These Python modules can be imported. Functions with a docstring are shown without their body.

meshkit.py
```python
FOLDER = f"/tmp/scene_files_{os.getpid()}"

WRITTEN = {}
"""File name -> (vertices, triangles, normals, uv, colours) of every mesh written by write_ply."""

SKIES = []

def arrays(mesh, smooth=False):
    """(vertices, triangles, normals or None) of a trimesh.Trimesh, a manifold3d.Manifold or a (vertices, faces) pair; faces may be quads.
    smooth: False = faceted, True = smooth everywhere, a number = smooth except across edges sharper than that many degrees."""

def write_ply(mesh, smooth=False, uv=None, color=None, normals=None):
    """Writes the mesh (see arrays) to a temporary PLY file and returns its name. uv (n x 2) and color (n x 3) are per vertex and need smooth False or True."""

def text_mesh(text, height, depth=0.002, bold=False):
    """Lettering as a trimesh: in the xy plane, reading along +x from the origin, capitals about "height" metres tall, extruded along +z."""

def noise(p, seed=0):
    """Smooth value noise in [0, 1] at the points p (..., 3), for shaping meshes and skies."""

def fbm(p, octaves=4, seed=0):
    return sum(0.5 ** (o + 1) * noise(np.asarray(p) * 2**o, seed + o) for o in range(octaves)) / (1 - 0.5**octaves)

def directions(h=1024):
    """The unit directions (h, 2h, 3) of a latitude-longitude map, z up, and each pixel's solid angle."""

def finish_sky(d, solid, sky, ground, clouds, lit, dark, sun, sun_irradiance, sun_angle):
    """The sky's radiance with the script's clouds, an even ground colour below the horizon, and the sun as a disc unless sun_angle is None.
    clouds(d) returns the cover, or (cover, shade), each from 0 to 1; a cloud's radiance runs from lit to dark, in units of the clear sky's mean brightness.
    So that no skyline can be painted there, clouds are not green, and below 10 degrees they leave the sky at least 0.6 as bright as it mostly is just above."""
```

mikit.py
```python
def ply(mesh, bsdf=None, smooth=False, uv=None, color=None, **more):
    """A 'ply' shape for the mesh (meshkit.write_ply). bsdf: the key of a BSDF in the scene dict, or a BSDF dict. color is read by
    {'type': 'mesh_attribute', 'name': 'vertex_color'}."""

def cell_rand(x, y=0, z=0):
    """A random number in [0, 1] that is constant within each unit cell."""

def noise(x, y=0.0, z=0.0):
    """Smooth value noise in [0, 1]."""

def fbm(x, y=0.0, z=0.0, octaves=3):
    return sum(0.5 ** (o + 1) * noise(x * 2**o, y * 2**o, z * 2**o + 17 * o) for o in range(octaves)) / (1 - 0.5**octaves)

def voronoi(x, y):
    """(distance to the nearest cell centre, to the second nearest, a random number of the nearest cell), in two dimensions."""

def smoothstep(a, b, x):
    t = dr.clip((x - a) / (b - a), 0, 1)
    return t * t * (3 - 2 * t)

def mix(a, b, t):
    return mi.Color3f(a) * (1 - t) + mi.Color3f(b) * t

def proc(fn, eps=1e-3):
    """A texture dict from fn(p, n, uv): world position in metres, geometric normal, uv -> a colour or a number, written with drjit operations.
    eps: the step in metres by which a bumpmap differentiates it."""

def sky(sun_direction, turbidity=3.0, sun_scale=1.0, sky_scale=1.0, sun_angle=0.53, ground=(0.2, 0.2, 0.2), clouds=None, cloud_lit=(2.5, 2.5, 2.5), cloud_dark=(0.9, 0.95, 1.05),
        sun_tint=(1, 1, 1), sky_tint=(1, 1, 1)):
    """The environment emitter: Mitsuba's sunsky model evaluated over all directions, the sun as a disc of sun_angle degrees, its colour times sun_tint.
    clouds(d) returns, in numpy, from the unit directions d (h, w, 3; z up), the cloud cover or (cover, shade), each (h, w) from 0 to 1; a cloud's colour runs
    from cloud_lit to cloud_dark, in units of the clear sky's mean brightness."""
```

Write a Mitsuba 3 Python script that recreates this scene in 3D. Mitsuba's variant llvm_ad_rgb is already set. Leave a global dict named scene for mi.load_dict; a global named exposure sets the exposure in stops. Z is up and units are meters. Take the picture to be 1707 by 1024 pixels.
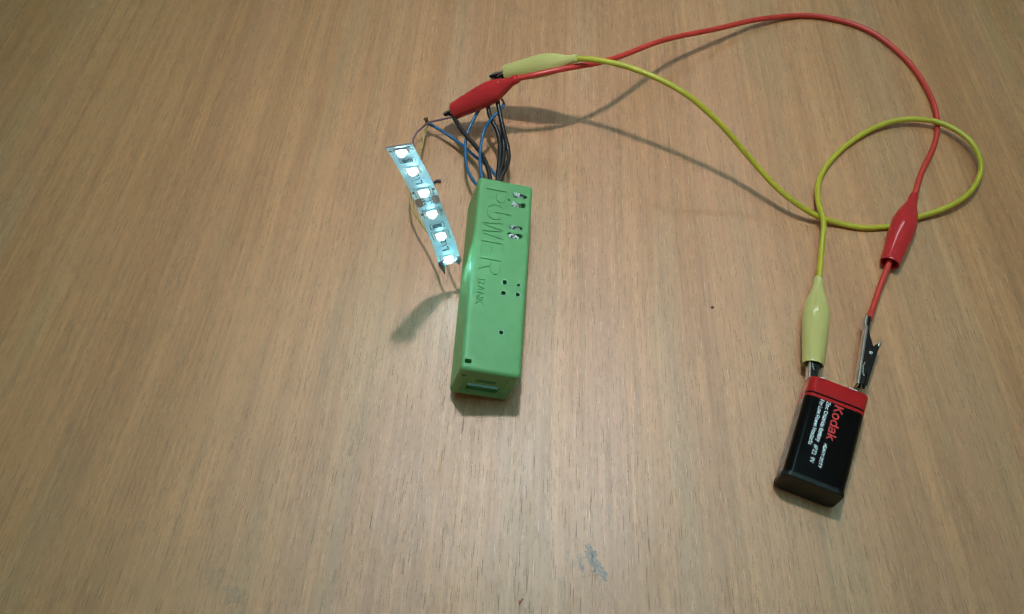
import math, random, numpy as np, trimesh, mitsuba as mi, drjit as dr, mikit, meshkit
import manifold3d as m3
from scipy.interpolate import CubicSpline
from mikit import proc, noise, fbm, voronoi, cell_rand, smoothstep, mix

random.seed(7); RNG = np.random.default_rng(7)
T = mi.ScalarTransform4f
MM = 0.001
scene, labels = {}, {}

# ---------------------------------------------------------------- camera, light, exposure
exposure = 0.09
scene['camera'] = {'type': 'perspective', 'fov': 54.60, 'fov_axis': 'x', 'near_clip': 0.01, 'far_clip': 30.0,
    'to_world': T().look_at(origin=[0, 0, 0.3998], target=[0, 0.47558, 0.3998 - 0.87967], up=[-0.02497, 0.8794, 0.47543])}
# the room's own diffuse light (walls and ceiling around the table, slightly cool)
scene['room_light'] = {'type': 'constant', 'radiance': {'type': 'rgb', 'value': [0.125, 0.13, 0.115]}}
LAMP_AT, LAMP_TO = np.array([0.0, 382.0, 800.0]), np.array([32.0, 262.0, 0.0])
LAMP_R, LAMP_TUBE = 22.0, 80.0
LAMP_RADIANCE = [745, 725, 765]
PANEL_RADIANCE = [1.5, 3.6, 3.8]
TUBE_RADIANCE = [24, 25, 25]
LED_RADIANCE = [18, 44, 54]

# ---------------------------------------------------------------- helpers
def cat(ms): return trimesh.util.concatenate(ms)
def tm(man):
    m = man.to_mesh(); return trimesh.Trimesh(m.vert_properties[:, :3], m.tri_verts, process=False)
def man(t): return m3.Manifold(m3.Mesh(np.asarray(t.vertices, np.float32), np.asarray(t.faces, np.uint32)))
def numbered(name):
    if name not in scene and not any(k.startswith(name + '__') for k in list(scene) + list(labels)): return name
    i = 1
    while f'{name}_{i:03d}' in scene or any(k.startswith(f'{name}_{i:03d}__') for k in scene): i += 1
    return f'{name}_{i:03d}'
def obj(name, mesh, mat, parent=None, smooth=30, **more):
    key = numbered((parent + '__' if parent else '') + name)
    if isinstance(mesh, m3.Manifold): mesh = tm(mesh)
    mesh = mesh.copy(); mesh.vertices = np.asarray(mesh.vertices) * MM
    scene[key] = mikit.ply(mesh, mat, smooth=smooth, **more)
    return key
def thing(key, label, category, **kw): labels[key] = {'label': label, 'category': category, **kw}
def unit(v): v = np.asarray(v, float); return v / np.linalg.norm(v)
def frame(O, X, Y, Z=None):
    M = np.eye(4); M[:3, 0], M[:3, 1], M[:3, 3] = X, Y, O
    M[:3, 2] = np.cross(X, Y) if Z is None else Z
    return M
def put(mesh, M):
    if isinstance(mesh, m3.Manifold): mesh = tm(mesh)
    mesh = mesh.copy(); mesh.apply_transform(M); return mesh
def curve(pts, step=1.0):
    pts = np.asarray(pts, float); s = np.r_[0, np.cumsum(np.linalg.norm(np.diff(pts, axis=0), axis=1))]
    return CubicSpline(s, pts)(np.linspace(0, s[-1], max(6, int(s[-1] / step) + 1)))
def frames(P, up=(0, 0, 1)):
    Tn = np.gradient(P, axis=0); Tn /= np.linalg.norm(Tn, axis=1, keepdims=True)
    n = np.cross(up, Tn[0]); n = n / np.linalg.norm(n) if np.linalg.norm(n) > 1e-6 else np.array([1.0, 0, 0])
    N = []
    for t in Tn:
        n = n - t * (n @ t); n = n / np.linalg.norm(n); N.append(n)
    N = np.array(N); return Tn, N, np.cross(Tn, N)
def loft(rings, cap=True):
    """rings (k, n, 3) joined by quads, ends closed by fans"""
    k, n = rings.shape[:2]; V = list(rings.reshape(-1, 3)); F = []
    for i in range(k - 1):
        for j in range(n):
            a, b = i * n + j, i * n + (j + 1) % n; F += [[a, b, b + n], [a, b + n, a + n]]
    if cap:
        for i, s in ((0, -1), (k - 1, 1)):
            V.append(rings[i].mean(0)); q = len(V) - 1
            for j in range(n):
                a, b = i * n + j, i * n + (j + 1) % n; F.append([a, b, q] if s > 0 else [b, a, q])
    t = trimesh.Trimesh(np.array(V), np.array(F), process=False); t.fix_normals(); return t
def tube(pts, r, n=12, step=1.0, wob=0.0):
    P = curve(pts, step); Tn, N, Bn = frames(P); a = np.arange(n) * 2 * np.pi / n
    rr = r * (1 + wob * (meshkit.noise(P * 0.35) - 0.5)) if wob else np.full(len(P), r)
    R = P[:, None] + rr[:, None, None] * (np.cos(a)[None, :, None] * N[:, None] + np.sin(a)[None, :, None] * Bn[:, None])
    return loft(R)
def hull_box(x, y, z, r, seg=16):
    s = m3.Manifold.sphere(r, seg)
    return m3.Manifold.batch_hull([s.translate([a, b, c]) for a in (x[0] + r, x[1] - r) for b in (y[0] + r, y[1] - r) for c in (z[0] + r, z[1] - r)])
def box(x, y, z): return m3.Manifold.cube([x[1] - x[0], y[1] - y[0], z[1] - z[0]]).translate([x[0], y[0], z[0]])
def stroke(pts, w, z0, z1):
    """a flat pen stroke through 2-D points as a solid from z0 to z1"""
    d = [m3.Manifold.cylinder(z1 - z0, w / 2, w / 2, 8).translate([p[0], p[1], z0]) for p in pts]
    return m3.Manifold.batch_boolean([m3.Manifold.batch_hull([a, b]) for a, b in zip(d[:-1], d[1:])], m3.OpType.Add)
def blob(c, r, amp=0.25, seed=0, sub=3, f=1.0):
    s = trimesh.creation.icosphere(sub, 1.0); v = np.array(s.vertices)
    v = v * (1 + amp * 2 * (meshkit.fbm(v * 1.7 * f + 11.3 * seed, 3, seed) - 0.5))[:, None]
    s.vertices = v * np.asarray(r) + np.asarray(c); return s
def text(t, h, length, depth, bold=False):
    m = meshkit.text_mesh(t, h, depth, bold); m.apply_scale([length / m.extents[0], 1, 1]); m.vertices[:, 0] -= m.bounds[0, 0]; return m

PATHS = {
    'red_cable': [[-0.3,320.9,35.5],[10.5,321.8,38.2],[24.7,325.7,38.5],[39.5,333.1,34.6],[55.2,345.6,28.3],[71.8,360.4,21.2],[88.9,372.0,14.8],[106.2,381.7,9.7],[123.8,391.2,5.8],[141.5,398.0,2.6],[158.3,400.5,1.6],[174.3,397.6,1.5],[189.5,390.3,1.5],[200.6,378.6,1.5],[208.2,366.2,1.5],[213.4,350.9,1.5],[215.3,336.1,1.6],[214.0,324.4,1.6],[208.4,309.7,1.8],[201.0,296.7,2.6],[194.0,281.1,4.0],[185.7,266.7,6.5],[176.8,246.0,6.0],[174.8,241.0,5.5],[170.2,231.5,5.0],[164.7,219.8,6.0],[160.0,209.9,7.5]],
    'yellow_cable': [[27.4,328.7,41.5],[38.6,326.1,43.5],[49.7,322.2,44.6],[60.7,317.3,44.7],[71.9,312.1,43.2],[80.4,307.6,40.8],[89.2,302.7,36.3],[98.4,297.2,30.3],[107.8,290.6,23.2],[115.6,284.5,18.0],[123.1,278.5,13.6],[132.0,272.4,9.9],[141.1,268.3,6.2],[145.4,267.1,4.5],[150.3,266.2,3.0],[159.1,264.5,1.8],[167.7,263.3,1.5],[176.4,263.9,1.5],[182.3,264.7,1.5],[193.4,269.1,2.2],[203.2,272.5,3.2],[212.3,276.6,4.2],[220.4,282.6,5.0],[226.1,290.3,5.5],[229.0,297.4,5.8],[229.1,306.4,6.0],[226.9,313.4,6.0],[222.7,319.1,5.8],[217.7,323.6,5.2],[212.3,326.4,4.8],[205.2,328.0,4.4],[197.7,328.1,4.0],[188.5,326.2,3.2],[179.0,321.9,2.4],[170.8,316.3,1.9],[162.3,308.8,1.6],[155.1,300.3,1.7],[149.9,291.3,2.4],[147.0,281.8,4.0],[146.2,271.7,6.0],[146.6,264.0,7.2],[146.2,258.9,7.2],[145.1,252.7,6.4],[143.7,244.9,5.6],[142.0,236.7,5.6],[141.1,232.3,6.0]],
    'blue_a': [[-44.1,315.4,7.0],[-41.6,314.3,6.5],[-35.5,310.4,6.0],[-26.8,303.2,6.0],[-19.6,295.4,7.0],[-13.0,288.1,9.0],[-9.2,281.3,11.0],[-6.5,276.8,12.0]],
    'blue_b': [[-13.1,324.2,23.0],[-15.9,321.0,20.0],[-18.3,317.6,17.0],[-22.2,310.2,14.0],[-24.5,302.7,12.0],[-24.6,295.4,11.0],[-23.9,289.3,10.5],[-22.2,282.8,10.5],[-18.3,276.1,11.0],[-14.9,272.7,11.0]],
    'blue_c': [[-6.4,317.5,21.0],[-6.7,316.2,21.0],[-7.9,313.7,21.0],[-11.2,310.3,20.0],[-14.0,307.3,18.0],[-16.1,302.7,16.0],[-17.0,296.2,15.0],[-17.2,289.4,14.5],[-16.7,283.2,15.0],[-15.9,277.5,15.0],[-14.8,272.0,15.0]],
    'black_a': [[-32.0,317.7,12.0],[-28.9,310.6,13.0],[-24.6,303.5,13.5],[-20.5,298.2,13.5],[-17.1,292.8,14.0],[-14.3,286.7,14.5],[-12.2,278.6,15.0],[-11.5,272.1,15.0]],
    'black_b': [[-12.0,327.7,26.0],[-13.9,322.3,23.0],[-14.1,316.4,20.0],[-12.7,311.0,18.0],[-9.6,305.4,16.0],[-8.0,299.0,15.0],[-7.7,288.3,15.0],[-8.3,278.2,15.0],[-8.3,272.2,15.0]],
    'black_c': [[-10.8,327.8,26.0],[-10.3,320.4,24.0],[-9.1,315.2,22.0],[-7.5,308.3,20.0],[-5.7,301.6,17.0],[-3.8,295.0,14.0],[-3.6,287.9,14.0],[-5.6,280.6,15.0],[-6.8,277.0,15.0],[-6.9,271.5,15.0]],
    'black_d': [[-10.8,327.0,26.0],[-10.1,321.3,23.0],[-9.0,316.4,20.0],[-7.4,308.8,17.0],[-6.3,301.3,15.0],[-5.8,293.0,14.0],[-6.4,285.5,14.5],[-7.7,277.7,15.0],[-7.5,272.2,15.0]],
    'purple': [[-31.4,316.8,12.0],[-32.2,316.2,12.0],[-36.8,315.0,11.0],[-40.6,314.6,10.0],[-43.9,314.0,9.2],[-47.0,311.8,8.0],[-49.5,309.4,7.0],[-50.8,306.6,6.5],[-51.1,303.9,6.5],[-48.3,290.8,8.0],[-41.8,271.9,10.0],[-33.7,249.2,14.0],[-27.2,232.4,18.0],[-24.1,226.5,20.0]],
    'yellowwire': [[-44.1,316.6,5.5],[-44.7,314.0,5.5],[-45.8,308.4,6.0],[-46.0,304.5,6.5],[-46.5,299.6,7.0],[-47.3,295.7,7.5],[-49.3,284.7,9.0],[-50.1,275.1,10.0],[-49.7,268.4,11.0],[-48.0,261.1,12.0],[-44.3,253.7,13.5],[-40.4,247.2,15.0],[-35.0,236.5,17.0],[-30.5,224.8,19.0]],
    'joint': [[-43.9,315.8,6.0],[-45.0,316.5,7.5],[-46.0,317.1,9.0]],
}

# ---------------------------------------------------------------- materials
def rgb(*c): return {'type': 'rgb', 'value': list(c)}
def mat(name, base, rough, metallic=0.0, spec=0.5, bump=None, bscale=1.0, **kw):
    d = {'type': 'principled', 'base_color': base if isinstance(base, dict) else rgb(*base), 'roughness': rough, 'metallic': metallic, 'specular': spec, **kw}
    if bump is not None: d = {'type': 'bumpmap', 'arbitrary': bump, 'scale': bscale, 'nested': d}
    scene[name] = {'type': 'twosided', 'bsdf': d} if kw.get('spec_trans') is None else d
    return name

GRAIN = math.radians(-1.5)
gc, gs = math.cos(GRAIN), math.sin(GRAIN)
def wood_uv(p):
    x, y = p.x * 1000.0, p.y * 1000.0
    u, v = x * gc + y * gs, -x * gs + y * gc
    u = (u - 10.0) * (1.0 + 0.00075 * (v - 150.0))          # the veneer's figure fans out a little
    u = u + 5.0 * (noise(u * 0.012, v * 0.0045) - 0.5) + 0.9 * (noise(u * 0.09, v * 0.018, 3.0) - 0.5)
    return u, v
def dashes(u, v, du, dv, seed, dens, wid, ln):
    """short dark pores lying along the grain, one at most in each cell of du x dv mm"""
    iu = dr.floor(u / du); off = cell_rand(iu, seed, 1.0) * dv
    iv = dr.floor((v + off) / dv)
    a, b, c = cell_rand(iu, iv, seed), cell_rand(iu, iv, seed + 1), cell_rand(iu, iv, seed + 2)
    cu = (iu + 0.25 + 0.5 * b) * du
    cv = (iv + 0.5) * dv - off
    L = ln * dv * (0.35 + 0.65 * c)
    m = (1 - smoothstep(wid * 0.4, wid, dr.abs(u - cu))) * (1 - smoothstep(L * 0.35, L * 0.5, dr.abs(v - cv)))
    return dr.select(a < dens, m * (0.35 + 0.65 * c), 0.0)
def ell(x, y, cx, cy, a, b, ang):
    c, s = math.cos(ang), math.sin(ang)
    dx, dy = x - cx, y - cy
    return dr.sqrt(dr.square((dx * c + dy * s) / a) + dr.square((-dx * s + dy * c) / b))
def stain(p):
    """dried grey smears on the laminate (their own shape, thin film)"""
    x, y = p.x * 1000.0, p.y * 1000.0
    n = fbm(x * 0.9, y * 0.9, 2.0, 4)
    wob = (n - 0.5) * 1.9
    e1 = ell(x, y, 34.9, 102.3, 2.2, 5.2, 0.42) + wob
    e2 = ell(x, y, 37.6, 97.6, 1.9, 4.8, 0.45) + wob
    e3 = ell(x, y, 30.3, 99.2, 0.9, 4.3, 0.22) + wob
    solid = dr.maximum(dr.maximum(1 - smoothstep(0.75, 1.1, e1), 1 - smoothstep(0.75, 1.1, e2)), 0.8 * (1 - smoothstep(0.7, 1.15, e3)))
    e4 = ell(x, y, 26.6, 100.5, 1.4, 4.0, 0.25) + wob * 1.3
    e5 = ell(x, y, -107.0, 84.5, 3.2, 6.0, 0.6) + wob * 1.6
    e6 = ell(x, y, -115.0, 90.5, 3.4, 5.2, 0.95) + wob * 1.9
    faint = dr.maximum(0.3 * (1 - smoothstep(0.5, 1.2, e4)), dr.maximum(0.32 * (1 - smoothstep(0.5, 1.2, e5)), 0.28 * (1 - smoothstep(0.4, 1.2, e6))))
    pits = smoothstep(0.66, 0.72, noise(x * 1.3, y * 1.3, 9.0)) * smoothstep(0.05, 0.5, solid)
    return dr.maximum(solid, faint), pits
def wood_color(p, n, uv):
    u, v = wood_uv(p)
    broad = fbm(u * 0.021, v * 0.0022, 1.0, 3)
    band = fbm(u * 0.13, v * 0.006, 4.0, 3)
    fine = fbm(u * 0.75, v * 0.022, 8.0, 3)
    thread = 0.55 * noise(u * 1.15, v * 0.016, 5.0) + 0.45 * noise(u * 2.1, v * 0.05, 7.0)
    mott = fbm(u * 0.30, v * 0.10, 12.0, 3)
    col = mix((0.345, 0.147, 0.042), (0.470, 0.226, 0.083), smoothstep(0.22, 0.78, 0.36 * broad + 0.34 * band + 0.30 * fine))
    col = mix(col, (0.400, 0.186, 0.080), 0.5 * smoothstep(0.52, 0.72, fbm(u * 0.035, v * 0.004, 21.0, 3)))
    col = mix(col, (0.350, 0.215, 0.090), 0.35 * smoothstep(0.54, 0.72, fbm(u * 0.05, v * 0.005, 31.0, 3)))
    col = col * (0.915 + 0.17 * fbm(u * 0.27, v * 0.004, 41.0, 3)) * (0.895 + 0.21 * thread) * (0.94 + 0.12 * mott)
    d = dr.maximum(dashes(u, v, 0.85, 8.5, 3.0, 0.45, 0.15, 0.8), dr.maximum(dashes(u + 0.37, v, 1.45, 11.0, 9.0, 0.30, 0.19, 0.75), 0.55 * dashes(u + 0.2, v, 0.55, 4.0, 15.0, 0.5, 0.14, 0.6)))
    col = mix(col, (0.105, 0.052, 0.024), 0.60 * d)
    lite = dashes(u + 0.6, v, 1.2, 9.0, 27.0, 0.33, 0.20, 0.6)
    col = mix(col, (0.54, 0.37, 0.21), 0.45 * lite)
    s, pits = stain(p)
    col = mix(col, (0.115, 0.092, 0.062), 0.74 * s)
    return mix(col, (0.05, 0.05, 0.05), 0.75 * pits)
def wood_bump(p, n, uv):
    u, v = wood_uv(p)
    d = dr.maximum(dashes(u, v, 0.85, 6.5, 3.0, 0.42, 0.22, 0.62), dashes(u + 0.37, v, 1.45, 11.0, 9.0, 0.26, 0.28, 0.62))
    return 0.000012 * fbm(u * 1.6, v * 0.06, 2.0, 2) - 0.000016 * d + 0.000010 * noise(p.x * 1400.0, p.y * 1400.0, 1.0)
def wood_rough(p, n, uv):
    u, v = wood_uv(p)
    d = dr.maximum(dashes(u, v, 0.85, 8.5, 3.0, 0.45, 0.2, 0.8), dashes(u + 0.37, v, 1.45, 11.0, 9.0, 0.30, 0.25, 0.75))
    return 0.46 + 0.20 * d + 0.05 * (noise(u * 1.7, v * 0.05, 6.0) - 0.5) + 0.05 * (fbm(p.x * 25, p.y * 25) - 0.5)
mat('beech_laminate', proc(wood_color), proc(wood_rough), spec=0.95, bump=proc(wood_bump, 1e-4), bscale=1.0)
def plastic_green(p, n, uv):
    q = p * 1000.0
    return mix((0.092, 0.290, 0.104), (0.116, 0.334, 0.128), fbm(q.x * 0.25, q.y * 0.25, q.z * 0.25, 4))
def micro(p, n, uv):
    q = p * 1000.0
    return 0.00001 * noise(q.x * 3.3, q.y * 3.3, q.z * 3.3)
mat('green_plastic', proc(plastic_green), 0.42, spec=0.45, bump=proc(micro, 1e-4))
mat('green_pale_burr', (0.22, 0.44, 0.28), 0.45)
mat('cavity_shadow', (0.008, 0.012, 0.009), 0.9, spec=0.1)  # near-black colour standing in for the shade inside the holes
mat('port_blue', (0.13, 0.58, 0.72), 0.35)
mat('port_metal', (0.06, 0.30, 0.13), 0.35)
def solder_glint_c(p, n, uv):
    q = p * 1000.0
    return mix((0.04, 0.055, 0.05), (0.95, 0.97, 0.97), smoothstep(0.38, 0.6, fbm(q.x * 1.1, q.y * 1.1, q.z * 1.1, 3)))  # bright glints and dark reflections of the solder painted into its colour
mat('solder', proc(solder_glint_c), 0.22, metallic=0.65)
mat('scorched_solder', (0.15, 0.16, 0.17), 0.35, metallic=0.5)
mat('pcb_white', (0.62, 0.82, 0.92), 0.5, spec=0.4)
mat('led_housing', (0.70, 0.82, 0.86), 0.5)
mat('copper_pad', (0.30, 0.13, 0.08), 0.5, metallic=0.25)
mat('via_brown', (0.16, 0.105, 0.085), 0.5)
mat('ink_dark', (0.06, 0.10, 0.11), 0.6)
mat('chip_black', (0.05, 0.075, 0.075), 0.4)
mat('chip_end', (0.42, 0.50, 0.52), 0.35, metallic=0.7)
mat('blue_insulation', (0.018, 0.10, 0.21), 0.32, spec=0.5)
mat('black_insulation', (0.012, 0.012, 0.012), 0.42, spec=0.45)
mat('purple_insulation', (0.155, 0.085, 0.105), 0.4)
mat('yellow_thin_insulation', (0.33, 0.26, 0.085), 0.4)
mat('bare_copper', (0.20, 0.13, 0.075), 0.35, metallic=0.8)
def red_c(p, n, uv):
    q = p * 1000.0
    return mix((0.47, 0.034, 0.024), (0.55, 0.052, 0.036), fbm(q.x * 0.2, q.y * 0.2, q.z * 0.2, 3))
mat('red_pvc', proc(red_c), 0.34, spec=0.5)
def yel_c(p, n, uv):
    q = p * 1000.0
    return mix((0.36, 0.335, 0.020), (0.44, 0.41, 0.035), fbm(q.x * 0.2, q.y * 0.2, q.z * 0.2, 3))
mat('yellow_pvc', proc(yel_c), 0.34, spec=0.5)
def sleeve_bump(p, n, uv):
    q = p * 1000.0
    return 0.00003 * fbm(q.x * 0.35, q.y * 0.35, q.z * 0.35, 3)
mat('red_sleeve', (0.44, 0.022, 0.024), 0.13, spec=0.55, bump=proc(sleeve_bump, 2e-4))
def ysl_c(p, n, uv):
    q = p * 1000.0
    return mix((0.42, 0.405, 0.130), (0.48, 0.455, 0.170), fbm(q.x * 0.12, q.y * 0.12, q.z * 0.12, 4))
mat('yellow_sleeve', proc(ysl_c), 0.13, spec=0.55, bump=proc(sleeve_bump, 2e-4))
def steel_c(p, n, uv):
    q = p * 1000.0
    return mix((0.45, 0.44, 0.42), (0.78, 0.77, 0.74), fbm(q.x * 0.6, q.y * 0.6, q.z * 0.6, 3))
mat('clip_steel_lit', proc(steel_c), 0.22, metallic=1.0)  # brighter copy of the steel, the lamp's shine on edges put into the colour
mat('clip_steel_shaded', (0.035, 0.032, 0.03), 0.3, metallic=1.0)  # same steel painted near black, as if mirroring a dark room
def batt_bump(p, n, uv):
    q = p * 1000.0
    return 0.00004 * fbm(q.x * 0.16, q.y * 0.16, q.z * 0.16, 3) + 0.000004 * noise(q.x * 2.0, q.y * 2.0, q.z * 2.0)
mat('battery_black', (0.002, 0.002, 0.002), 0.12, spec=0.2, bump=proc(batt_bump, 2e-4))
mat('battery_red', (0.37, 0.010, 0.012), 0.16, spec=0.5, bump=proc(batt_bump, 2e-4))
mat('battery_end', (0.006, 0.009, 0.008), 0.4, spec=0.2)
mat('print_white', (0.66, 0.80, 0.80), 0.4)
mat('print_red', (0.52, 0.018, 0.018), 0.35)
mat('terminal_metal', (0.7, 0.7, 0.68), 0.3, metallic=1.0)
mat('lamp_black', (0.02, 0.02, 0.02), 0.6)
mat('crumb_brown', (0.05, 0.03, 0.02), 0.8)
mat('crumb_red', (0.38, 0.12, 0.07), 0.7)
mat('scrap_dark', (0.03, 0.03, 0.06), 0.5)

# ---------------------------------------------------------------- table
obj('table_top', hull_box((-700, 700), (-250, 900), (-28, 0), 2.0, 12), 'beech_laminate', smooth=30)
thing('table_top', 'beech wood laminate table top with grey smears near the front', 'table', kind='structure')

# ---------------------------------------------------------------- lamp over the table in an added tube, added fill panel, ceiling tube (outside the frame)
ax = unit(LAMP_TO - LAMP_AT); sx = unit(np.cross(ax, [1, 0, 0])); LM = frame(LAMP_AT, np.cross(sx, ax), sx, ax)
th = np.arange(48) * 2 * np.pi / 48
def ring(r, z): return np.stack([r * np.cos(th), r * np.sin(th), np.full(48, z)], 1)
added_shade = loft(np.array([ring(LAMP_R + 3, -14), ring(LAMP_R + 5, LAMP_TUBE), ring(LAMP_R + 3.5, LAMP_TUBE), ring(LAMP_R + 1.5, -2.0)]))
obj('lamp__added_shade', put(added_shade, LM), 'lamp_black')  # added tube, shaped so the lamp's light falls off toward the corners
disc = trimesh.Trimesh(np.vstack([ring(LAMP_R, 0), [[0, 0, 0]]]), [[j, (j + 1) % 48, 48] for j in range(48)], process=False)
k = obj('lamp__bulb', put(disc, LM), 'lamp_black', smooth=False)
scene[k]['emitter'] = {'type': 'area', 'radiance': rgb(*LAMP_RADIANCE)}
panel_ = box((-420, 720), (20, 980), (2000, 2030))
obj('added_fill_panel__housing', panel_, 'led_housing', smooth=False)
k = obj('added_fill_panel__diffuser', trimesh.Trimesh([[-400, 40, 1998], [700, 40, 1998], [700, 960, 1998], [-400, 960, 1998]], [[0, 2, 1], [0, 3, 2]], process=False), 'led_housing', smooth=False)  # added overhead emitter for soft cool fill and table glare
scene[k]['emitter'] = {'type': 'area', 'radiance': rgb(*PANEL_RADIANCE)}
thing('added_fill_panel', 'added wide flat cool panel overhead for fill light', 'ceiling light')
tl = trimesh.creation.cylinder(19, 1300, sections=24); tl.apply_transform(trimesh.transformations.rotation_matrix(math.pi / 2, [0, 1, 0])); tl.apply_translation([260, 2080, 2050])
k = obj('ceiling_tube__glass_tube', tl, 'led_housing', smooth=30)
scene[k]['emitter'] = {'type': 'area', 'radiance': rgb(*TUBE_RADIANCE)}
obj('ceiling_tube__batten', box((-420, 940), (2040, 2120), (2085, 2130)), 'led_housing', smooth=False)
thing('ceiling_tube', 'white fluorescent tube on the ceiling farther back in the room', 'ceiling light')
thing('lamp', 'small round lamp hanging over the table in an added black tube that narrows its light', 'lamp')

# ---------------------------------------------------------------- power bank
BX, BY = np.array([0.97259, -0.03920, -0.22921]), np.array([0.04027, 0.99919, 0.0])
BZ = np.cross(BX, BY); BW, BL, BH = 25.55, 96.65, 26.38
BM = frame(np.array([-20.225, 170.054, 31.538]) + 0.02 * BZ, BX, BY)     # origin: top face, front left corner
body = hull_box((0, BW), (0, BL), (-BH, 0), 1.9, 24)
cuts = []
gw, gd = 0.52, 0.5
def groove(*pts, w=gw): cuts.append(stroke(pts, w, -gd, 1.0))
def arc(cx, cy, rx, ry, a0, a1, n=14): return [(cx + rx * math.cos(math.radians(a)), cy + ry * math.sin(math.radians(a))) for a in np.linspace(a0, a1, n)]
groove((4.2, 90.3), (13.0, 90.3)); groove((13.0, 90.3), (13.0, 86.4), *arc(10.8, 86.4, 2.2, 2.4, 0, -180), (8.6, 86.4), (8.6, 90.3))     # P
groove(*arc(8.85, 78.4, 3.9, 3.9, 48, 312, 26)); groove((8.8, 78.35), (15.6, 78.2), w=0.6)                                                # O as a power sign
groove((13.0, 73.0), (4.0, 71.8), (4.0, 71.0), (12.7, 69.5), (12.7, 68.7), (4.0, 67.6), (4.0, 66.6), (13.3, 64.8))                        # W
groove((3.9, 62.4), (13.1, 62.4)); groove((3.9, 62.4), (3.9, 56.4)); groove((8.5, 62.4), (8.5, 57.6)); groove((13.0, 62.4), (13.0, 57.6)) # E
groove((3.9, 53.6), (13.1, 53.6)); groove((13.0, 53.6), (13.0, 49.0), *arc(10.8, 48.9, 2.2, 2.5, 0, -180), (8.6, 48.9), (8.6, 53.6)); groove((8.7, 50.6), (3.9, 48.2))   # R
def glyph(y0, *lines):      # small capitals: (along the word, up) in mm
    for L in lines: groove(*[(3.75 + b, y0 - a) for a, b in L], w=0.42)
glyph(43.0, [(0, 0), (0, 3), (1.5, 3), (2.0, 2.3), (1.5, 1.6), (0, 1.6)], [(1.4, 1.6), (2.2, 0.8), (1.6, 0), (0, 0)])
glyph(39.8, [(0, 0), (1.2, 3), (2.4, 0)], [(0.45, 1.0), (1.95, 1.0)])
glyph(36.4, [(0, 0), (0, 3), (2.1, 0), (2.1, 3)])
glyph(33.2, [(0, 0), (0, 3)], [(2.1, 3), (0.1, 1.3)], [(0.7, 1.8), (2.2, 0)])
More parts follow.
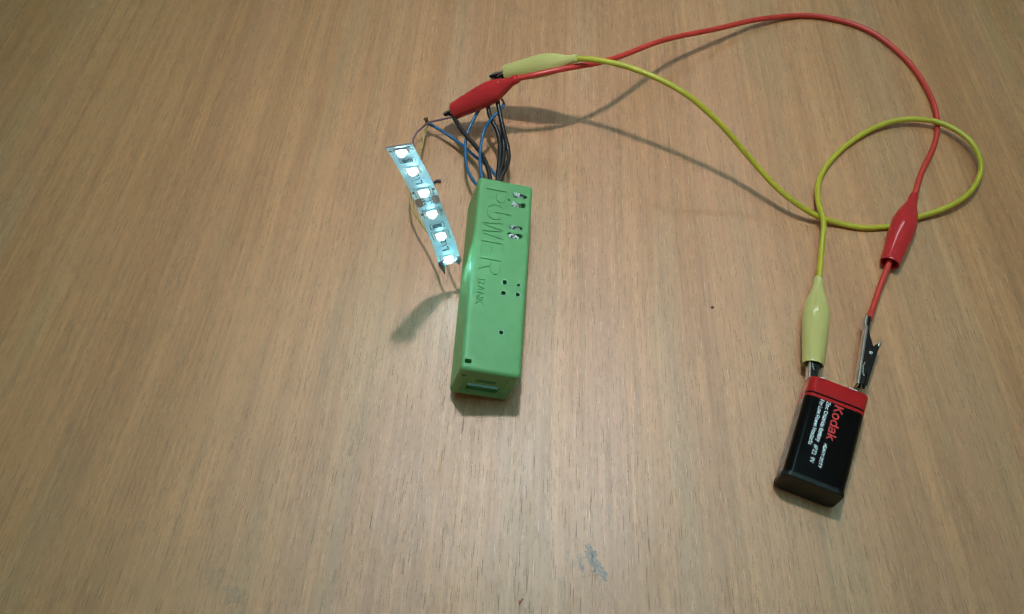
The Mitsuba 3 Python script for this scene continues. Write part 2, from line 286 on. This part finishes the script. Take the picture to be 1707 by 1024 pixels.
for (a, b, hy, y, sd) in ((16.5, 23.3, 1.15, 89.8, 1), (15.7, 22.5, 1.25, 84.6, 2), (15.2, 22.1, 1.15, 72.2, 3), (14.8, 22.0, 1.2, 67.8, 4)):    # melted slots
    rr = np.random.default_rng(sd)
    blobs = [m3.Manifold.cylinder(7, hy * rr.uniform(0.45, 0.9), hy * rr.uniform(0.6, 1.15), 9).translate([x, y + rr.uniform(-0.55, 0.55), -6]) for x in np.linspace(a + hy, b - hy, 6)]
    cuts += blobs
HOLES = ((15.5, 43.6, 1.15), (21.7, 43.45, 0.8), (15.3, 38.3, 1.1), (21.55, 38.7, 1.05), (15.6, 19.3, 1.0), (14.6, 86.5, 0.55))
for i, (x, y, r) in enumerate(HOLES):
    c = man(blob((0, 0, 0), (r, r * 0.95, 9), 0.16, 30 + i, 2)); cuts.append(c.translate([x, y, -1]))
cuts.append(box((1.4, 4.1), (2.8, 4.75), (-3, 1)))
# front end: shallow panel, micro port, big port, lamp window
def fy(x0, x1, z0, z1, d, r=0.4):
    return hull_box((x0, x1), (-2, d), (z0 - BH, z1 - BH), r, 10)
cuts += [fy(3.4, 21.4, 4.2, 23.6, 0.45), fy(8.2, 17.1, 14.5, 17.8, 1.5, 1.0), fy(5.7, 19.7, 5.7, 12.4, 2.2, 0.5), fy(1.6, 3.5, 19.6, 21.0, 1.6, 0.3)]
adds = []
def rim(x, y, r, t, seed):
    rr = np.random.default_rng(seed); P = []
    for a in np.linspace(0, 2 * np.pi, 19)[:-1]:
        q = r * rr.uniform(0.92, 1.1); P.append((x + q * math.cos(a), y + q * math.sin(a), -0.05 + 0.1 * rr.uniform(-1, 1)))
    P.append(P[0]); return tube(P, t, 8, 0.4, 0.9)
body = body - m3.Manifold.batch_boolean(cuts, m3.OpType.Add)
obj('power_bank__case', put(body, BM), 'green_plastic', smooth=25)
for i, (x, y, r) in enumerate(HOLES[:5]):
    obj('power_bank__hole_rim', put(rim(x, y, r + 0.12, 0.2, i), BM), 'green_pale_burr', smooth=True)
    obj('power_bank__hole_shadow_disc', put(trimesh.creation.cylinder(r * 0.98, 0.5, 12).apply_translation([x, y, -3.2]), BM), 'cavity_shadow')  # dark disc that paints the shadow down in the hole
for (x, y, rx, ry, sd) in ((18.4, 89.9, 1.7, 0.95, 1), (17.4, 84.5, 1.5, 1.25, 2), (17.6, 72.2, 1.6, 0.95, 3), (17.6, 67.5, 1.9, 0.95, 4)):
    g = [blob((x - 0.2, y, -0.35), (rx, ry * 1.05, 1.0), 0.75, sd, 4, 2.2), blob((x + rx * 1.1, y - 0.3, -0.7), (1.2, 0.8, 0.85), 0.7, sd + 9, 4, 2.2)]
    obj('power_bank__solder_joint', put(cat(g), BM), 'solder', smooth=35)
tongue = box((6.0, 19.4), (0.75, 2.3), (9.3 - BH, 12.1 - BH))
obj('power_bank__port_tongue', put(tongue, BM), 'port_blue', smooth=False); labels['power_bank__port_tongue'] = {'label': 'blue tongue inside the wide charging port'}
thing('power_bank', 'green plastic power bank with engraved lettering and solder filled holes', 'power bank')
for n, m, r in (('black_d', 'black', 1.0), ('blue_a', 'blue', 0.78), ('blue_b', 'blue', 0.78), ('blue_c', 'blue', 0.78), ('black_a', 'black', 1.08), ('black_b', 'black', 1.08), ('black_c', 'black', 1.08)):
    obj(f'power_bank__{m}_wire', tube(PATHS[n], r, 12, 1.0, 0.06), f'{m}_insulation', smooth=True)
obj('power_bank__bare_wire_end', blob((-13.2, 331.0, 26.0), (1.1, 0.9, 1.0), 0.5, 77), 'solder', smooth=40)
for n in ('blue_c',):
    e = np.array(PATHS[n][0]); obj('power_bank__bare_wire_end', tube([e + [0, 0, -0.5], e + [-0.6, 1.2, 0.8], e + [-1.6, 2.6, 1.2], e + [-2.6, 3.4, 2.2]], 0.5, 8, 0.5, 0.5), 'bare_copper', smooth=True)

# ---------------------------------------------------------------- LED strip, standing on its own wires
SP = np.array([[-42.2, 223.8, 105.0], [-39.5, 227.1, 88.9], [-36.5, 228.5, 72.5], [-34.2, 229.3, 56.1], [-31.3, 229.0, 39.6], [-28.6, 227.2, 23.3]])
SWD = np.array([[0.986, 0.074, 0.152], [0.978, 0.071, 0.197], [0.973, 0.163, 0.163], [0.969, 0.197, 0.153], [0.96, 0.227, 0.165], [0.946, 0.316, 0.075]])
ss = np.arange(6) * 16.67; sP, sW = CubicSpline(ss, SP), CubicSpline(ss, SWD)
def sframe(t):
    """columns: across, up the strip, out of its face; t in mm from the top lamp down"""
    d = unit(sP(t, 1)); w = sW(t); w = unit(w - d * (w @ d)); return frame(sP(t), w, -d)
def onstrip(mesh, t, dx=0.0, dz=0.0): return put(mesh, sframe(t) @ np.array([[1, 0, 0, dx], [0, 1, 0, 0], [0, 0, 1, dz], [0, 0, 0, 1.0]]))
S0, S1, SHW = -5.2, 87.3, 5.0
R = []
for t in np.linspace(S0, S1, 48):
    F = sframe(t); curl = 0.25 * math.sin(t * 0.09)
    R.append([(F @ np.array([a, 0, b + curl * (a / 5) ** 2, 1]))[:3] for a, b in ((-SHW, 0), (-2.5, 0), (0, 0), (2.5, 0), (SHW, 0), (SHW, -0.3), (0, -0.3), (-SHW, -0.3))])
obj('led_strip__board', loft(np.array(R)), 'pcb_white', smooth=35)
def flat(m, t, material, name, dx=0.0, h=0.06): return obj('led_strip__' + name, onstrip(m, t, dx, 0.02), material, smooth=False)
def prism(pts, h):
    return m3.Manifold.extrude(m3.CrossSection([pts]), h)
def ellipse(a, b, n=16): return [(a * math.cos(x), b * math.sin(x)) for x in np.arange(n) * 2 * np.pi / n]
def brackets(hw, hh, w=0.22, arm=0.9):
    out = []
    for sx_ in (-1, 1):
        out += [stroke([(sx_ * (hw - arm), hh), (sx_ * hw, hh), (sx_ * hw, -hh), (sx_ * (hw - arm), -hh)], w, 0, 0.09)]
    return cat([tm(o) for o in out])
for i, t in enumerate(ss):
    hous = hull_box((-2.5, 2.5), (-2.5, 2.5), (-0.4, 0.6), 0.25, 8)
    hk = obj('led_strip__led', onstrip(hous, t), 'led_housing', smooth=30)
    a = np.linspace(0, 1, 8); dome = [(1.75 * math.cos(x * np.pi / 2), 2.2 * math.sin(x * np.pi / 2)) for x in a]
    V = [(r * math.cos(b), r * math.sin(b), 0.5 + z) for r, z in dome[:-1] for b in np.arange(24) * np.pi / 12] + [(0, 0, 2.7)]
    Fc = [f for q in range(6) for j in range(24) for f in ([q * 24 + j, q * 24 + (j + 1) % 24, (q + 1) * 24 + (j + 1) % 24], [q * 24 + j, (q + 1) * 24 + (j + 1) % 24, (q + 1) * 24 + j])]
    Fc += [[144 + j, 144 + (j + 1) % 24, 168] for j in range(24)]
    lk = obj(hk + '__lens', onstrip(trimesh.Trimesh(V, Fc, process=False), t, 0, 0.02), 'led_housing', smooth=True)
    scene[lk]['emitter'] = {'type': 'area', 'radiance': rgb(*LED_RADIANCE)}
    for s_ in (-1, 1):
        for yy in (-1.6, 0, 1.6):
            obj(hk + '__leg', onstrip(box((s_ * 2.85 - 0.35, s_ * 2.85 + 0.35), (yy - 0.4, yy + 0.4), (-0.05, 0.25)), t), 'led_housing', smooth=False)
    flat(brackets(3.6, 3.1, 0.15, 0.6), t, 'ink_dark', 'printed_bracket')
    if i in (0, 2, 3, 5):
        for dx, dy in ((-4.1, 0.3), (4.1, 0.3)):
            flat(prism(ellipse(0.55, 0.8), 0.1).translate([dx, dy, 0]), t, 'via_brown', 'rivet_hole')
for t in (9.1, 59.7):
    flat(brackets(3.0, 1.7, 0.18, 0.7), t, 'ink_dark', 'printed_bracket')
    rk = obj('led_strip__resistor', onstrip(hull_box((-1.3, 1.3), (-0.9, 0.9), (0, 0.6), 0.1, 6), t), 'chip_black', smooth=False)
    for s_ in (-1, 1): obj(rk + '__end_cap', onstrip(hull_box((s_ * 1.65 - 0.32, s_ * 1.65 + 0.32), (-0.92, 0.92), (0, 0.64), 0.1, 6), t), 'scorched_solder', smooth=False)
for t in (24.2, 74.2):      # maker's mark, reading up the strip
    L = [stroke([(1.05, -3.0), (-1.2, -3.0)], 1.1, 0, 0.1), stroke([(1.05, -3.0), (1.05, -0.9)], 0.6, 0, 0.1), stroke([(-1.0, -0.1), (1.0, 0.5), (1.0, 1.3)], 0.4, 0, 0.1),
         stroke([(-0.9, 2.1), (-1.0, 3.0), (-0.4, 3.5), (0.0, 2.9), (0.4, 2.2), (0.9, 2.4), (1.0, 3.4)], 0.45, 0, 0.1)]
    flat(cat([tm(x) for x in L]), t, 'ink_dark', 'printed_mark')
    flat(cat([tm(stroke([(-2.6, -0.3), (-1.9, -0.1)], 0.16, 0, 0.1)), tm(stroke([(1.9, 0.3), (2.6, 0.5)], 0.16, 0, 0.1))]), t, 'ink_dark', 'printed_tick')
for s_ in (-1, 1):
    pad = m3.Manifold.batch_hull([m3.Manifold.cylinder(0.14, 1.35, 1.35, 18).translate([0, q, 0]) for q in (-1.8, 1.8)])
    flat(pad, 41.0, 'copper_pad', 'copper_pad', s_ * 3.4)
    for q in (-1.9, 0.2, 2.0):
        flat(cat([tm(stroke([(-0.45, q), (0.4, q + 0.3)], 0.2, 0, 0.1)), tm(stroke([(-0.3, q + 0.5), (0.3, q + 0.8)], 0.17, 0, 0.1))]), 41.0, 'ink_dark', 'printed_tick', s_ * 1.4)
flat(stroke([(-1.6, 0), (1.6, 0)], 0.2, 0, 0.1), 41.0, 'ink_dark', 'cut_line')
sb = cat([blob((-3.5, 0.2, 0.3), (1.6, 2.2, 1.2), 0.25, 41), tm(m3.Manifold.batch_hull([m3.Manifold.sphere(1.15, 14).translate([-3.5, -1.4, 0.3]), m3.Manifold.sphere(0.18, 8).translate([-3.2, -6.4, 0.2])]))])
obj('led_strip__solder_blob', onstrip(sb, 85.8), 'scorched_solder', smooth=40)
obj('led_strip__solder_blob', onstrip(blob((3.8, 0.6, 0.5), (1.6, 1.9, 1.4), 0.3, 42), 85.8), 'scorched_solder', smooth=40)
for dx in (-1.3, 1.5): flat(tm(stroke(ellipse(0.55, 0.9, 10) + [(0.55, 0)], 0.25, 0, 0.1)), 84.0, 'ink_dark', 'printed_ring', dx)
obj('led_strip__cut_edge', onstrip(box((-4.95, 4.95), (-0.28, 0.0), (-0.42, 0.12)), S0 - 0.1), 'via_brown', smooth=False)
obj('led_strip__purple_wire', tube(PATHS['purple'], 0.52, 10, 1.0, 0.1), 'purple_insulation', smooth=True)
obj('led_strip__yellow_wire', tube(PATHS['yellowwire'], 0.55, 10, 1.0, 0.1), 'yellow_thin_insulation', smooth=True)
obj('led_strip__twisted_wire_joint', cat([tube(PATHS['joint'], 0.75, 8, 0.4, 0.9), tube([np.array(PATHS['joint'][0]) + [0.5, 0, 0.3], np.array(PATHS['joint'][1]) + [0.6, -0.3, 0.6], np.array(PATHS['joint'][2]) + [1.4, 0.3, 0.5]], 0.35, 8, 0.4, 0.9)]), 'bare_copper', smooth=True)
thing('led_strip', 'lit white LED strip with six glowing lamps beside the green power bank', 'LED strip')

# ---------------------------------------------------------------- crocodile clip leads
def clip(key, O, a, n, gape=0.0, ys=1.0):
    """one crocodile clip: O where the cable enters, a along it to the jaws' tips, n across the flat side plate"""
    a = unit(a); n = unit(np.asarray(n) - a * (np.asarray(n) @ a)); M = frame(O, a, np.cross(n, a), n) @ np.diag([1, ys, 1, 1])      # x along, y from the spine to the handle side, z out of the side plate
    def jaw(prof, z, name, spine):
        plates = [m3.Manifold.extrude(m3.CrossSection([prof], m3.FillRule.NonZero), 0.55).translate([0, 0, q]) for q in (z - 0.55, -z)]
        back = m3.Manifold.batch_boolean([m3.Manifold.batch_hull([hull_box((p[0] - 0.6, p[0] + 0.6), (p[1] - 0.75, p[1] + 0.75), (-z - 0.15, z + 0.15), 0.55, 12), hull_box((q[0] - 0.6, q[0] + 0.6), (q[1] - 0.75, q[1] + 0.75), (-z - 0.15, z + 0.15), 0.55, 12)]) for p, q in zip(spine[:-1], spine[1:])], m3.OpType.Add)
        k_ = obj(f'{key}__{name}', put(m3.Manifold.batch_boolean(plates, m3.OpType.Add), M), 'clip_steel_shaded', smooth=28)
        return obj(f'{key}__folded_edge', put(back, M), 'clip_steel_lit', smooth=28)
    teeth = [(34.4 - 1.1 * i * 0.5, 2.7 + (0.55 if i % 2 else 0.0) + 0.05 * i) for i in range(9)]
    jaw([(0, -0.9), (4.5, -0.9), (6.0, 0.0), (34.6, 0.6), (34.6, 2.0)] + teeth + [(28.5, 3.6), (24, 4.2), (20, 5.0), (15.5, 4.7), (11, 2.6), (8, 1.6), (5, 1.2), (0, 1.2)], 2.45, 'spine_jaw', [(0.2, -0.6), (4.5, -0.6), (6.0, 0.2), (34.4, 0.8)])
    teeth2 = [(34.0 - 1.1 * i * 0.5, 3.5 - (0.55 if i % 2 else 0.0) + 0.03 * i + gape) for i in range(9)]
    jaw([(11.5, 7.2), (12.8, 7.1), (16, 6.7), (20, 6.3), (27, 5.2 + gape * 0.6), (34.4, 4.3 + gape), (34.4, 3.6 + gape)] + teeth2 + [(28.5, 3.6), (22, 2.6), (18.5, 2.2), (15.5, 4.0), (13, 5.6)], 2.0, 'handle_jaw', [(11.6, 7.0), (13.4, 6.75)])
    obj(f'{key}__rivet', put(cat([trimesh.creation.cylinder(0.85, 5.7, sections=18), trimesh.creation.cylinder(0.45, 6.0, sections=14)]).apply_translation([18.5, 3.7, 0]), M), 'terminal_metal', smooth=30)
    obj(f'{key}__spring', put(tube([(18.5 + 1.5 * math.cos(x), 3.7 + 1.5 * math.sin(x), -1.3 + 2.6 * x / 25) for x in np.linspace(0, 25, 90)] , 0.3, 6, 0.7), M), 'clip_steel_shaded', smooth=True)
    dent = stroke([(24.0, 2.0), (26.0, 1.5), (29.5, 2.0), (30.5, 2.6)], 0.55, 2.40, 2.62)
    obj(f'{key}__pressed_rib', put(dent, M), 'clip_steel_lit', smooth=30)
PROF = [(0, 2.15, 2.15), (.03, 2.35, 2.35), (.09, 2.4, 2.4), (.16, 3.1, 2.8), (.26, 4.6, 3.4), (.37, 5.8, 4.3), (.48, 6.1, 4.7), (.62, 5.9, 4.7), (.8, 5.3, 4.5), (.94, 4.8, 4.2), (1.0, 4.6, 4.0)]
def sleeve(key, name, P0, P1, n, material, scale=1.0, bow=0.0):
    """soft PVC boot: P0 at the cable, P1 at the open mouth, n = direction of its thin side"""
    P0, P1 = np.asarray(P0, float), np.asarray(P1, float); a = unit(P1 - P0); n = unit(np.asarray(n) - a * (np.asarray(n) @ a)); w = np.cross(n, a)
    f, hw, ht = np.array(PROF).T; tt = np.linspace(0, 1, 40)
    W, H = CubicSpline(f, hw)(tt) * scale, CubicSpline(f, ht)(tt) * scale
    W[-1] *= 1.02; H[-1] *= 1.02
    def rings(inset, ts):
        out = []
        for t in ts:
            i = t * 39; q = np.interp(i, range(40), W) - inset, np.interp(i, range(40), H) - inset
            th_ = np.arange(28) * 2 * np.pi / 28; c, s_ = np.cos(th_), np.sin(th_); e = 2 / 2.05
            C = P0 + (P1 - P0) * t + n * bow * math.sin(t * np.pi)
            out.append(C + np.outer(q[0] * np.sign(c) * np.abs(c) ** e, w) + np.outer(q[1] * np.sign(s_) * np.abs(s_) ** e, n))
        return out
    R = rings(0, tt) + rings(0.35, [1.004]) + rings(0.9, [0.995, 0.9, 0.75]) + rings(1.4, [0.5])
    obj(f'{key}__{name}', loft(np.array(R)), material, smooth=True)

# yellow lead: one clip on the wires behind the red sleeve, one on the battery's terminal
obj('yellow_clip_lead__cable', tube(PATHS['yellow_cable'], 1.38, 14, 1.0, 0.04), 'yellow_pvc', smooth=True)
yU0, yU1 = np.array([27.8, 328.9, 41.5]), np.array([-6.0, 331.3, 27.0])
sleeve('yellow_clip_lead', 'sleeve', yU0 + unit(yU0 - yU1) * 0.5, yU1, [-0.15, -0.62, 0.70], 'yellow_sleeve', 0.9)
ya = unit(yU1 - yU0)
YN = np.array([-0.15, -0.62, 0.70])
clip('yellow_clip_lead__clip', yU1 - ya * 27.0 + 1.6 * unit(np.cross(ya, YN)), ya, YN, 0.1, 0.8)
yL0, yL1 = np.array([140.7, 232.0, 6.2]), np.array([131.9, 186.6, 8.3])
sleeve('yellow_clip_lead', 'sleeve', yL0, yL1, [0, 0, 1], 'yellow_sleeve', 1.0, 0.3)
ya = unit(yL1 - yL0)
clip('yellow_clip_lead__second_clip', yL1 - ya * 27.0 + 2.3 * unit(np.cross(ya, [0, 0, 1])), ya, [0, 0, 1], 0.3, 0.9)
thing('yellow_clip_lead', 'yellow test lead whose looped cable joins two pale yellow sleeved crocodile clips', 'clip lead')

# red lead: one sleeved clip on the power bank's wires, one bare clip on the battery with its sleeve pushed up the cable
obj('red_clip_lead__cable', tube(PATHS['red_cable'], 1.38, 14, 1.0, 0.04), 'red_pvc', smooth=True)
rU0, rU1 = np.array([-0.3, 320.9, 35.3]), np.array([-31.0, 318.8, 13.0])
sleeve('red_clip_lead', 'sleeve', rU0 + unit(rU0 - rU1) * 0.5, rU1, [-0.15, -0.55, 0.75], 'red_sleeve', 0.93)
ra = unit(rU1 - rU0)
RN = np.array([-0.15, -0.55, 0.75])
clip('red_clip_lead__clip', rU1 - ra * 29.5 + 1.6 * unit(np.cross(ra, RN)), ra, RN, 0.6, 0.78)
sleeve('red_clip_lead', 'sleeve', [193.9, 281.0, 4.2], [175.2, 241.2, 5.6], [0, 0, 1], 'red_sleeve', 0.98, 0.6)
labels['red_clip_lead__sleeve_001'] = {'label': 'red sleeve pushed up the cable away from its bare clip'}
rc0, rc1 = np.array([159.3, 210.8, 7.6]), np.array([148.4, 176.0, 8.4])
clip('red_clip_lead__bare_clip', rc0, rc1 - rc0, [0, 0, 1], 0.4)
thing('red_clip_lead', 'red test lead with one sleeved crocodile clip and one bare steel clip', 'clip lead')

# ---------------------------------------------------------------- nine volt battery
AX, AY = np.array([0.93348, -0.35752, -0.02805]), np.array([0.35766, 0.93385, 0.0])
AZ = np.cross(AX, AY); AW, AH, AL = 25.6, 17.0, 46.9
AM = frame(np.array([111.496, 134.103, 17.516]) - AX * 0.4 + 0.05 * AZ, AX, AY, AZ)     # origin: top face, front left corner
def batt(y0, y1, inset=0.0, r=3.5, b0=0.0, b1=0.0):
    def ringb(y, s):
        out = []
        for cx, cz, a0 in ((AW - r, -r, 0), (r, -r, 90), (r, -AH + r, 180), (AW - r, -AH + r, 270)):
            for a in np.radians(np.linspace(a0, a0 + 90, 9)): out.append(((cx + (r - s) * math.cos(a)), y, cz + (r - s) * math.sin(a)))
        return out
    R = []
    if b0: R += [ringb(y0, inset + b0), ringb(y0 + b0 * 0.3, inset + b0 * 0.3), ringb(y0 + b0, inset)]
    else: R += [ringb(y0, inset)]
    if b1: R += [ringb(y1 - b1, inset), ringb(y1 - b1 * 0.3, inset + b1 * 0.3), ringb(y1, inset + b1)]
    else: R += [ringb(y1, inset)]
    return loft(np.array(R))
obj('battery__jacket', put(batt(1.6, 37.35, 0, b0=0.25), AM), 'battery_black', smooth=35)
obj('battery__stripe', put(batt(37.36, 38.75, 0.01), AM), 'battery_red', smooth=35)
obj('battery__stripe', put(batt(38.76, 39.55, 0.0), AM), 'battery_black', smooth=35); labels['battery__stripe_001'] = {'label': 'thin black stripe across the red top'}
obj('battery__red_band', put(batt(39.56, AL, 0.01, b1=0.5), AM), 'battery_red', smooth=35)
obj('battery__end_cap', put(batt(-0.6, 1.75, -0.3, b0=0.75, b1=0.3), AM), 'battery_end', smooth=35)
obj('battery__top_plate', put(batt(AL - 0.3, AL + 0.35, 1.2), AM), 'battery_black', smooth=35)
for i, x in enumerate((6.4, 19.2)):
    st = trimesh.creation.cylinder(2.9 if i == 0 else 3.6, 3.2, sections=28 if i == 0 else 6); st.apply_transform(trimesh.transformations.rotation_matrix(math.pi / 2, [1, 0, 0])); st.apply_translation([x, AL + 1.7, -AH / 2])
    obj('battery__terminal', put(st, AM), 'terminal_metal', smooth=30)
TR = np.eye(4); TR[:3, 0], TR[:3, 1], TR[:3, 2] = [0, -1, 0], [1, 0, 0], [0, 0, 1]
def printed(name, t, h, y0, y1, x, material, bold=True, shear=0.0):
    m = text(t, h, y0 - y1, 0.06, bold); m.vertices[:, 0] += shear * m.vertices[:, 1]
    m.apply_transform(TR); m.apply_translation([x + 0.4, y0, -0.03]); obj('battery__' + name, put(m, AM), material, smooth=False)
printed('brand_lettering', 'Kodak', 3.7, 36.9, 20.7, 12.2, 'print_red', True, 0.06)
printed('printed_line', 'HEAVY DUTY', 1.4, 18.5, 7.5, 11.95, 'print_white', True, 0.15)
printed('printed_line', 'Zinc Chloride Battery', 1.65, 37.1, 18.0, 8.6, 'print_white', True)
printed('printed_line', '6F22  9V', 1.7, 16.4, 8.3, 8.3, 'print_white', True)
printed('printed_line', 'For Low Power Products', 1.65, 37.0, 15.7, 5.85, 'print_white', True)
thing('battery', 'black nine volt battery with a red band and white lettering', 'battery')

# ---------------------------------------------------------------- specks on the table
def crumb(key, at, r, material, seed, label, cat_):
    obj(key, blob((at[0], at[1], r[2] * 0.8), r, 0.4, seed, 2), material, smooth=40); thing(key, label, cat_)
crumb('crumb', (91.9, 218.4), (0.75, 0.6, 0.35), 'crumb_brown', 3, 'dark brown crumb lying alone between power bank and battery', 'crumb')
obj('wood_splinter', cat([blob((6.2, 84.1, 0.3), (0.8, 0.35, 0.3), 0.5, 5, 2), blob((6.0, 83.2, 0.25), (0.35, 0.6, 0.25), 0.5, 6, 2), blob((6.9, 84.9, 0.25), (0.5, 0.25, 0.22), 0.5, 8, 2)]), 'crumb_red', smooth=40)
thing('wood_splinter', 'tiny reddish splinter at the front edge of the picture', 'splinter')
obj('wire_scrap', tube([(-40.5, 279.5, 0.6), (-40.2, 282.5, 0.8), (-39.2, 284.4, 1.2), (-36.4, 284.6, 1.0)], 0.6, 8, 0.4, 0.5), 'scrap_dark', smooth=True)
thing('wire_scrap', 'short bent dark wire scrap right of the LED strip', 'wire scrap')
